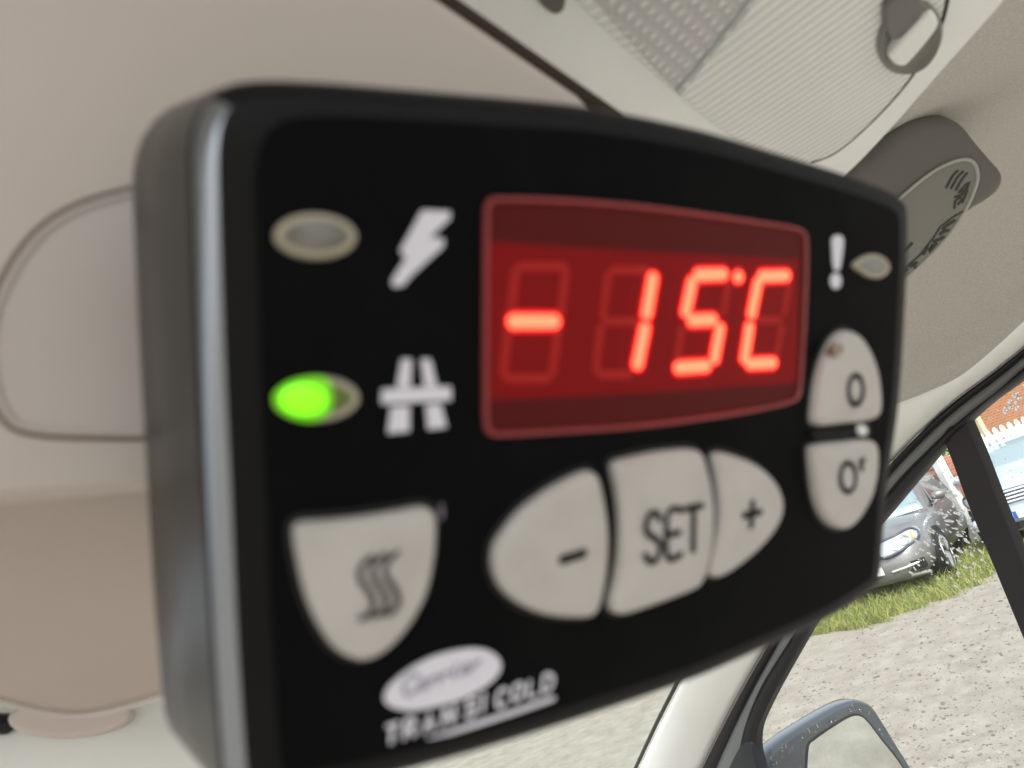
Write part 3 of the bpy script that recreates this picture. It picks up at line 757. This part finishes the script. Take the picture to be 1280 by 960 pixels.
# loose stones
bag = Bag()
for i in range(4600):
    px, py = R_.uniform(900, 1330), R_.uniform(725, 990)
    p = ground_pt(px, py)
    if (p - EO).dot(e_out) > .15: continue
    r = R_.choice((.006, .008, .01, .012, .018)) * R_.uniform(.35, 1.0) * (.5 + p.length * .06)
    mi = R_.choices((0, 1, 2), (.5, .35, .15))[0]
    m_ = Matrix.Translation(p + Vector((0, 0, r * .25))) @ Matrix.Rotation(R_.uniform(0, 6), 4, 'Z') @ Matrix.Diagonal((r * R_.uniform(.8, 1.6), r, r * .6, 1))
    bag.add(*ICO, m_, mi)
tag(bag.link('loose_stones', [mat('stone_dark', (.15, .14, .125), .9, .1), mat('stone_mid', (.23, .215, .19), .9, .1), mat('stone_pale', (.33, .315, .285), .9, .1)], None, smooth=False), 'loose grey and pale stones lying on the gravel yard', 'stones', kind='stuff')

# ---- parked cars
def car(name, label, pos, yaw, paint, L, wd, hood_z, roof_z, style):
    mtx = Matrix.Translation(pos) @ Matrix.Rotation(yaw, 4, 'Z')
    c = empty(name, mtx, label, 'car', 'cars parked on the grass')
    hw = wd / 2; bmat = [paint]
    # x forward, y left
    st = [(-L / 2, .62, .55, .98), (-L / 2 + .12, .86, .40, 1.02), (-L / 2 + .7, .97, .30, 1.05), (-L * .2, 1.0, .22, 1.0), (0, 1.0, .22, .97), (L * .14, 1.0, .22, hood_z + .07),
          (L * .22, 1.0, .22, hood_z + .03), (L * .30, .99, .24, hood_z - .01), (L * .38, .97, .24, hood_z - .06), (L * .43, .93, .22, hood_z - .11), (L * .465, .86, .20, hood_z - .17), (L * .485, .76, .22, hood_z - .26), (L * .5, .62, .30, hood_z - .38)]
    bm_ = bmesh.new(); rings = []
    for x, k, zb, zt in st:
        h = hw * k
        half = [(.0, zb), (h * .8, zb), (h * .95, zb + .08), (h * 1.0, zb + (zt - zb) * .45), (h * .985, zb + (zt - zb) * .75), (h * .94, zt - .03), (h * .80, zt + .005), (h * .4, zt + .035), (0, zt + .045)]
        rings.append([(x, y, z) for y, z in half] + [(x, -y, z) for y, z in half[-2:0:-1]])
    lofted(bm_, rings, True, True)
    body_ = link('body', bm_, paint, c, angle=50)
    # greenhouse: pillars and roof as one shell, windows proud of it
    zb = .95
    gh = [(-L * .36, .72, zb + .03, zb + .05), (-L * .22, .76, zb, roof_z - .06), (-L * .05, .76, zb, roof_z), (L * .06, .75, zb, roof_z - .05), (L * .215, .74, hood_z, hood_z + .05)]
    bm_ = bmesh.new(); rings = []
    for x, k, b0, zt in gh:
        h = hw * .93; kk = hw * k
        f = (zt - b0) / max(roof_z - zb, .1)
        top = h + (kk - h) * f
        half = [(0, b0 - .05), (h, b0 - .05), (h * .6 + top * .4, b0 + (zt - b0) * .4), (top, zt - .03 * f), (top * .8, zt + .01 * f), (0, zt + .035 * f)]
        rings.append([(x, y, z) for y, z in half] + [(x, -y, z) for y, z in half[-2:0:-1]])
    lofted(bm_, rings, True, True); link('roof', bm_, paint, c, angle=50)
    dark = mat('car_glass', (.02, .022, .025), .08, .4, noise=(4, (.09, .11, .10), .5, .62))
    sky_glass = mat('windscreen_sky', (.42, .52, .54), .06, 1, metal=.6, coat=.6)  # sky reflection put into the glass as a pale metallic colour
    # windscreen
    bm_ = bmesh.new()
    a = L * .075; bq = L * .205
    def wsx(t, s): # t up the glass 0 bottom, s across -1..1
        x = bq + (a - bq) * t; z = (hood_z + .055) + (roof_z - .045 - hood_z - .055) * t
        wd_ = hw * (.86 + (.66 - .86) * t)
        return Vector((x + .03 + .05 * (1 - s * s), wd_ * s, z + .015))
    sheet(bm_, [[wsx(t / 4, s / 5) for s in range(-5, 6)] for t in range(5)])
    solid(link('windscreen', bm_, sky_glass, c), .006)
    for sgn in (1, -1):
        bm_ = bmesh.new()
        out = [(-.30, .04), (-.02, .03), (.165, .02), (.12, .12), (.035, .90), (-.06, .96), (-.2, .84)]
        vv = []
        for fx, fz in out:
            x = L * fx; z = zb + (roof_z - .08 - zb) * fz
            vv.append(Vector((x, sgn * (hw * (.945 - .19 * fz) + .012), z)))
        bm_.faces.new([bm_.verts.new(v) for v in vv]); solid(link('side_window', bm_, dark, c, smooth=False), .006, 0)
        bm_ = bmesh.new(); tube(bm_, [v for v in vv], .012, closed=True); link('window_trim', bm_, mat('chrome', (.75, .75, .75), .15, .5, metal=1), c)
        # door mirror
        bm_ = bmesh.new(); bmesh.ops.create_uvsphere(bm_, u_segments=14, v_segments=8, radius=1, matrix=Matrix.Translation((L * .13, sgn * (hw + .08), zb + .12)) @ Matrix.Rotation(sgn * .35, 4, 'Z') @ Matrix.Diagonal((.09, .13, .075, 1)))
        link('door_mirror', bm_, paint, c)
        # wheels
        for wx in (L * .315, -L * .285):
            r = .335
            wm = Matrix.Translation((wx, sgn * (hw - .10), r)) @ Matrix.Rotation(math.pi / 2, 4, 'X')
            bm_ = bmesh.new(); bmesh.ops.create_cone(bm_, cap_ends=True, segments=32, radius1=r + .055, radius2=r + .055, depth=.20, matrix=Matrix.Translation((wx, sgn * (hw - .095), r + .01)) @ Matrix.Rotation(math.pi / 2, 4, 'X'))
            link('wheel_arch', bm_, M['black'], c)
            bm_ = bmesh.new(); lp_ = [Vector((r * math.cos(q), r * math.sin(q))) for q in [i / 36 * 6.2832 for i in range(36)]]
            s_ = -sgn
            ringsolid(bm_, lp_, [(.02, -.1), (0, -.08), (0, .08), (.02, .108), (.07, .112), (.085, .10)], -.02)
            for v in bm_.verts: v.co = wm @ Vector((v.co.x, v.co.y, v.co.z * s_))
            wh = link('wheel', bm_, M['rubber'], c)
            bm_ = bmesh.new()
            for k in range(5):
                q = k / 5 * 6.2832
                for d in (-.16, .16):
                    tube(bm_, [wm @ Vector((.04 * math.cos(q), .04 * math.sin(q), s_ * .115)), wm @ Vector((.24 * math.cos(q + d), .24 * math.sin(q + d), s_ * .112))], .017, seg=6)
            tube(bm_, [wm @ Vector((.245 * math.cos(i / 32 * 6.2832), .245 * math.sin(i / 32 * 6.2832), s_ * .108)) for i in range(32)], .014, closed=True)
            link('rim', bm_, mat('alloy', (.55, .56, .57), .3, .5, metal=1), wh)
        # headlight: slanted almond on the front corner
        hp = [(.10, .02), (.16, .08), (.28, .10), (.40, .115), (.52, .14), (.62, .14), (.68, .08), (.66, -.01), (.52, -.06), (.36, -.10), (.20, -.12), (.12, -.08)] if style == 'sedan' else \
             [(.30, .0), (.36, .06), (.50, .08), (.66, .10), (.74, .06), (.72, -.04), (.60, -.09), (.42, -.09), (.32, -.06)]
        hc = hood_z - .19
        def front_x(y):                       # the nose in plan, a touch proud of the body
            t_ = min(abs(y) / hw, 1)
            return L * .5 - .03 - .17 * t_ ** 2 - .30 * max(t_ - .62, 0) ** 1.3 * 2.4
        for nm, shrink, prx, mm in (('headlight', 1, .012, mat('lamp_glass', (.34, .38, .40), .08, .6, coat=.5)),):
            lp_ = loop2d([(hw * (.18 + y * 1.05), hc + z) for y, z in hp], 40)
            bm_ = bmesh.new()
            def P3(q, o): return Vector((front_x(q.x) - .02 + o - (q.y - hc) * .55, sgn * q.x, q.y))
            cen = sum(lp_, Vector((0, 0))) / len(lp_)
            lofted(bm_, [[P3(q, -.12) for q in lp_], [P3(q, .035) for q in lp_], [P3(q.lerp(cen, .12), .05) for q in lp_], [P3(q.lerp(cen, .6), .058) for q in lp_]])
            hl = link(nm, bm_, mm, c)
            bm_ = bmesh.new(); tube(bm_, [P3(q,   .045) for q in lp_], .018, closed=True); link('headlight_edge', bm_, mat('lamp_edge', (.05, .06, .08), .3, .5), hl)
            bm_ = bmesh.new()
            for (yy, rr_) in ((.50, .052), (.36, .04)):
                q = Vector((hw * (.18 + yy * 1.05), hc + (.02 if yy > .4 else -.02)))
                tube(bm_, [P3(q + Vector((math.cos(u_) * rr_, math.sin(u_) * rr_)), .062) for u_ in [i / 20 * 6.2832 for i in range(20)]], .009, closed=True)
            link('lamp_ring', bm_, mat('lamp_silver', (.4, .45, .47), .2, .5, metal=.6), hl)
            if style == 'sedan':
                q0 = Vector((hw * .82, hc + .06)); bm_ = bmesh.new()
                tube(bm_, [P3(q0 + Vector((0, d)), .055) for d in (-.04, 0, .03)], .03, flat=.5); link('turn_signal', bm_, mat('amber', (.75, .30, .16), .2, .5), hl)
    xf = L * .5
    if style == 'sedan':
        bm_ = bmesh.new(); ringsolid(bm_, loop2d(ell(0, 0, .30, .12), 48), [(0, -.08), (0, .03), (.015, .045)], 0)
        for v in bm_.verts: v.co = Vector((xf - .03 + v.co.z, v.co.x, hood_z - .24 + v.co.y))
        gr = link('grille', bm_, M['black'], c)
        bm_ = bmesh.new(); tube(bm_, [(xf + .015, .30 * math.cos(q), hood_z - .24 + .12 * math.sin(q)) for q in [i / 40 * 6.2832 for i in range(40)]], .014, closed=True); link('grille_ring', bm_, mat('chrome_ring', (.75, .75, .75), .15, .5, metal=1), gr)
        for sgn in (1, -1):
            bm_ = bmesh.new()
            box(bm_, (xf - .11, sgn * .56, .385), (.16, .46, .13)); o = link('lower_intake', bm_, M['black'], c, smooth=False)
            o.rotation_euler = (0, 0, 0)
            bm_ = bmesh.new(); tube(bm_, [(xf - .005, sgn * .36, .375), (xf - .01, sgn * .55, .39), (xf - .06, sgn * .78, .42)], .022, seg=8); link('intake_blade', bm_, mat('chrome_blade', (.75, .76, .78), .2, .5, metal=.8), o)
        bm_ = bmesh.new(); tube(bm_, [(xf - .08, y, .27 - abs(y) * .02) for y in (-.8, -.4, 0, .4, .8)], .03); link('bumper_lip', bm_, paint, c)
        py = .43
    else:
        bm_ = bmesh.new(); box(bm_, (xf - .02, 0, hood_z - .22), (.10, .86, .20)); gr = link('grille', bm_, mat('grille_navy', (.05, .07, .14), .4, .4), c, smooth=False)
        for k in range(4):
            bm_ = bmesh.new(); tube(bm_, [(xf + .035, y, hood_z - .30 + k * .052) for y in (-.42, 0, .42)], .016); link('grille_slat', bm_, mat('chrome_slat', (.85, .86, .88), .25, .5, metal=.5), gr)
        bm_ = bmesh.new(); tube(bm_, [(xf - .03 - .1 * abs(y / .8) ** 2, y, .42) for y in (-.8, -.5, 0, .5, .8)], .08, flat=1.2, seg=12); link('bumper', bm_, paint, c)
        bm_ = bmesh.new(); box(bm_, (xf, 0, .30), (.06, 1.2, .10)); link('lower_intake', bm_, M['black'], c, smooth=False)
        py = .46
    bm_ = bmesh.new(); box(bm_, (xf + .055, 0, py), (.012, .52, .11)); pt = link('number_plate', bm_, mat('plate_white', (.78, .80, .80), .4, .4), c, smooth=False)
    bm_ = bmesh.new(); box(bm_, (xf + .0625, .235 * (-1 if style == 'sedan' else -1), py), (.004, .05, .108)); link('plate_band', bm_, mat('plate_blue', (.03, .10, .45), .4, .4), pt, smooth=False)
    return c
grey = mat('grey_car_paint', (.20, .196, .192), .3, .5, metal=.35, coat=.7, noise=(3, (.185, .18, .178), .4, .7))
silver = mat('silver_car_paint', (.50, .56, .62), .3, .5, metal=.3, coat=.7, noise=(3, (.46, .52, .58), .4, .7))
heading = math.atan2(-e_out.y, -e_out.x)
YAW1 = heading + rad(-50)
gw = ground_pt(1193, 718)                     # the front left wheel's foot
Lc, Wc = 4.9, 1.86
rot = Matrix.Rotation(YAW1, 3, 'Z')
pos1 = gw - rot @ Vector((Lc * .315, Wc / 2 - .05, 0)); pos1.z = 0
car('parked_sedan', 'grey saloon with chrome lower blades parked nose-out on the grass', pos1, YAW1, grey, Lc, Wc, .90, 1.44, 'sedan')
pos2 = ground_pt(1312, 674) - rot @ Vector((2.2, .0, 0)); pos2.z = 0
car('parked_hatchback', 'pale silver blue car with chrome grille slats behind the window divider', pos2, YAW1, silver, 4.4, 1.78, .96, 1.46, 'hatch')

# ---- brick house, garden wall, fence
def brickmat(name, c1, c2, mortar, sc):
    m = mat(name, c1, .9, .1); n = m.node_tree.nodes; L = m.node_tree.links; b = n['Principled BSDF']
    tc = n.new('ShaderNodeTexCoord'); mp = n.new('ShaderNodeMapping'); mp.inputs['Rotation'].default_value = (rad(90), 0, 0)
    t = n.new('ShaderNodeTexBrick'); t.inputs['Scale'].default_value = sc; t.inputs['Color1'].default_value = (*c1, 1); t.inputs['Color2'].default_value = (*c2, 1); t.inputs['Mortar'].default_value = (*mortar, 1)
    t.inputs['Mortar Size'].default_value = .012
    L.new(tc.outputs['Object'], mp.inputs[0]); L.new(mp.outputs[0], t.inputs[0]); L.new(t.outputs[0], b.inputs['Base Color'])
    return m
wallyaw = math.atan2(e_dir.y, e_dir.x)
def backdrop(px, py, dist):                   # ground position along a sight line
    d = ray(px, py); d.z = 0; p = d.normalized() * dist; return Vector((p.x, p.y, 0))
house_p = backdrop(1255, 500, 21)
hm = Matrix.Translation(house_p) @ Matrix.Rotation(wallyaw, 4, 'Z')
house = empty('brick_house', hm, 'orange brick house with a dark tiled roof beyond the white fence', 'house')
sg = 1 if (Matrix.Rotation(wallyaw, 3, 'Z') @ Vector((0, 1, 0))).dot(e_out) > 0 else -1
bm = bmesh.new(); box(bm, (6, sg * 3, 1.9), (14, 6, 3.8)); link('wall', bm, brickmat('orange_brick', (.34, .15, .075), (.29, .125, .065), (.45, .34, .25), 4), house, smooth=False)
bm = bmesh.new(); box(bm, (-1.05, sg * 2.9, 1.9), (.12, 6.1, 3.9)); link('corner_trim', bm, mat('cream_paint', (.62, .50, .33), .6, .3), house, smooth=False)
bm = bmesh.new()
lofted(bm, [[(-1.5, -.5 * sg, 3.8), (13.5, -.5 * sg, 3.8), (13.5, 6.5 * sg, 3.8), (-1.5, 6.5 * sg, 3.8)], [(-1.5, 3 * sg - .1, 6), (13.5, 3 * sg - .1, 6), (13.5, 3 * sg + .1, 6), (-1.5, 3 * sg + .1, 6)]])
link('roof', bm, mat('roof_tiles', (.09, .07, .065), .8, .2, noise=(8, (.14, .10, .09), .4, .6)), house, smooth=False)
for wx in (2.0, 5.5):
    bm = bmesh.new(); box(bm, (wx, -.03 * sg, 2.4), (1.3, .1, 1.2)); wn = link('window', bm, mat('white_frame', (.75, .76, .76), .4, .4), house, smooth=False)
    bm = bmesh.new(); box(bm, (wx, -.09 * sg, 2.4), (1.1, .02, 1.0)); link('pane', bm, mat('pane_dark', (.06, .07, .08), .1, .7), wn, smooth=False)
# red garden wall with white posts
gp = backdrop(1160, 600, 15.5)
gm = Matrix.Translation(gp) @ Matrix.Rotation(wallyaw, 4, 'Z')
gw_ = empty('garden_wall', gm, 'low red brick garden wall behind the grey saloon', 'wall')
bm = bmesh.new(); box(bm, (-2.5, 0, .62), (9, .25, 1.24)); link('brickwork', bm, brickmat('red_brick', (.40, .11, .07), (.34, .09, .06), (.42, .33, .28), 4.5), gw_, smooth=False)
bm = bmesh.new(); box(bm, (-2.5, 0, 1.27), (9.05, .32, .06)); link('coping', bm, mat('coping_stone', (.5, .48, .45), .8, .2), gw_, smooth=False)
def post_thing(px, dist, label):
    p = backdrop(px, 600, dist)
    o = empty('fence_post', Matrix.Translation(p) @ Matrix.Rotation(wallyaw, 4, 'Z'), label, 'fence post', 'white posts')
    bm_ = bmesh.new(); box(bm_, (0, 0, .95), (.15, .15, 1.9)); link('shaft', bm_, M['white_wood'], o, smooth=False)
    bm_ = bmesh.new(); lofted(bm_, [[(-.1, -.1, 1.9), (.1, -.1, 1.9), (.1, .1, 1.9), (-.1, .1, 1.9)], [(-.1, -.1, 1.94), (.1, -.1, 1.94), (.1, .1, 1.94), (-.1, .1, 1.94)], [(-.01, -.01, 2.02), (.01, -.01, 2.02), (.01, .01, 2.02), (-.01, .01, 2.02)]]); link('post_cap', bm_, M['white_wood'], o, smooth=False)
M['white_wood'] = mat('white_wood', (.74, .76, .74), .5, .3, noise=(20, (.66, .68, .66), .4, .7))
post_thing(1184, 14.9, 'tall white post in front of the red brick garden wall')
# picket fence
fp = backdrop(1228, 550, 15.0)
fence = empty('picket_fence', Matrix.Translation(fp) @ Matrix.Rotation(wallyaw, 4, 'Z'), 'white picket fence in front of the orange brick house', 'fence')
fx = 1 if (Matrix.Rotation(wallyaw, 3, 'Z') @ Vector((1, 0, 0))).dot(ray(1280, 500)) > (Matrix.Rotation(wallyaw, 3, 'Z') @ Vector((1, 0, 0))).dot(ray(1200, 560)) else -1
for i in range(26):
    bm = bmesh.new(); x = fx * (i * .165)
    lofted(bm, [[(x - .045, -.012, .1), (x + .045, -.012, .1), (x + .045, .012, .1), (x - .045, .012, .1)], [(x - .045, -.012, 1.66), (x + .045, -.012, 1.66), (x + .045, .012, 1.66), (x - .045, .012, 1.66)], [(x - .012, -.012, 1.71), (x + .012, -.012, 1.71), (x + .012, .012, 1.71), (x - .012, .012, 1.71)]])
    link('picket', bm, M['white_wood'], fence, smooth=False)
for z in (.45, 1.55):
    bm = bmesh.new(); box(bm, (fx * 2.1, .035 * sg, z), (4.4, .04, .10)); link('rail', bm, M['white_wood'], fence, smooth=False)
bw = empty('boundary_wall', Matrix.Translation(fp + e_out * .9) @ Matrix.Rotation(wallyaw, 4, 'Z'), 'pinkish brick wall seen between the white fence pickets', 'wall')
bm = bmesh.new(); box(bm, (fx * 2.5, 0, .75), (6, .2, 1.5)); link('brickwork', bm, brickmat('pink_brick', (.42, .17, .12), (.36, .13, .09), (.45, .36, .3), 4.5), bw, smooth=False)
# bushes
lm1 = mat('leaf_green', (.05, .13, .03), .6, .3); lm2 = mat('leaf_light', (.12, .22, .06), .6, .3)
def bush(px, dist, r, h, label):
    p = backdrop(px, 600, dist)
    o = empty('shrub', p, label, 'shrub', 'shrubs by the wall')
    bm_ = bmesh.new()
    for k in range(900):
        q = Vector((R_.gauss(0, 1), R_.gauss(0, 1), R_.gauss(0, 1))).normalized() * R_.uniform(.4, 1) ** .5
        c_ = Vector((q.x * r, q.y * r, h * .5 + q.z * h * .5)); n_ = Vector((R_.gauss(0, 1), R_.gauss(0, 1), R_.gauss(0, 1))).normalized()
        a = n_.orthogonal().normalized() * R_.uniform(.03, .07); b_ = n_.cross(a) * .5
        bm_.faces.new([bm_.verts.new(c_ + v) for v in (a, b_, -a, -b_)]).material_index = k % 2
    link('foliage', bm_, [lm1, lm2], o, smooth=False)
    bm_ = bmesh.new(); tube(bm_, [(0, 0, 0), (.02, 0, h * .3), (0, .02, h * .6)], [.04, .03, .02]); link('stem', bm_, mat('bark', (.12, .08, .05), .9, .1), o)
bush(1140, 17.0, 1.1, 2.0, 'round green shrub behind the red garden wall')
bush(1205, 16.4, .5, 2.3, 'narrow green shrub beside the tall white post')

# ---- rain on the panes
def drops(name, spots, label, frame_, off, parent=None):
    bm_ = Bag()
    for px, py, r, st_, an in spots:
        c_ = frame_.world(px, py)
        m_ = Matrix.Translation(c_ + frame_.ez * off) @ frame_.m.to_3x3().to_4x4() @ Matrix.Rotation(an, 4, 'Z') @ Matrix.Diagonal((r * st_, r, r * .55, 1))
        bm_.add(*UVS, m_)
    return tag(bm_.link(name, [M['drop']], parent), label, 'raindrops', kind='stuff')
sp = []
def in_bar(px, py):
    xl = 1190 + (py - 570) * .4; return xl - 3 < px < xl + 45
for i in range(350):
    if i % 6 == 0: px, py = R_.uniform(955, 1290), R_.uniform(470, 960)
    else: px, py = R_.gauss(1190, 34), R_.gauss(655, 48)
    ok = px > 1290 - (py - 470) * 1.05 if py < 640 else px > 1113 - (py - 640) * .68
    if not ok or in_bar(px, py): continue
    dense = 1130 < px < 1245 and 590 < py < 740
    r = R_.uniform(.0007, .0014) * (1.5 if dense and R_.random() < .45 else .8)
    sp.append((px, py, r, R_.uniform(1.2, 3) if dense else R_.uniform(1, 1.3), R_.gauss(2.4, .35)))
for i in range(150):
    px = R_.uniform(1215, 1285); py = R_.uniform(478, 530)
    if py > 530 - (px - 1215) * .3 or px < 1290 - (py - 470) * 1.05: continue
    sp.append((px, py, R_.uniform(.001, .002), R_.uniform(1, 1.8), R_.gauss(.4, .5)))
drops('raindrops', sp, 'raindrops and streaks on the outside of the van door window', gf, -.0016)
ms = []
for i in range(150):
    k = R_.randrange(len(ml)); q = inset(ml, R_.uniform(.004, .02))[k]
    ms.append(q)
bm = Bag()
for q in ms:
    r = R_.uniform(.0015, .004)
    bm.add(*UVS, Matrix.Translation(mf.m @ Vector((q.x, q.y, .001))) @ mf.m.to_3x3().to_4x4() @ Matrix.Diagonal((r, r * 1.3, r * .5, 1)))
tag(bm.link('raindrops', [M['drop']]), 'water beads clinging to the rim of the side mirror', 'raindrops', kind='stuff')
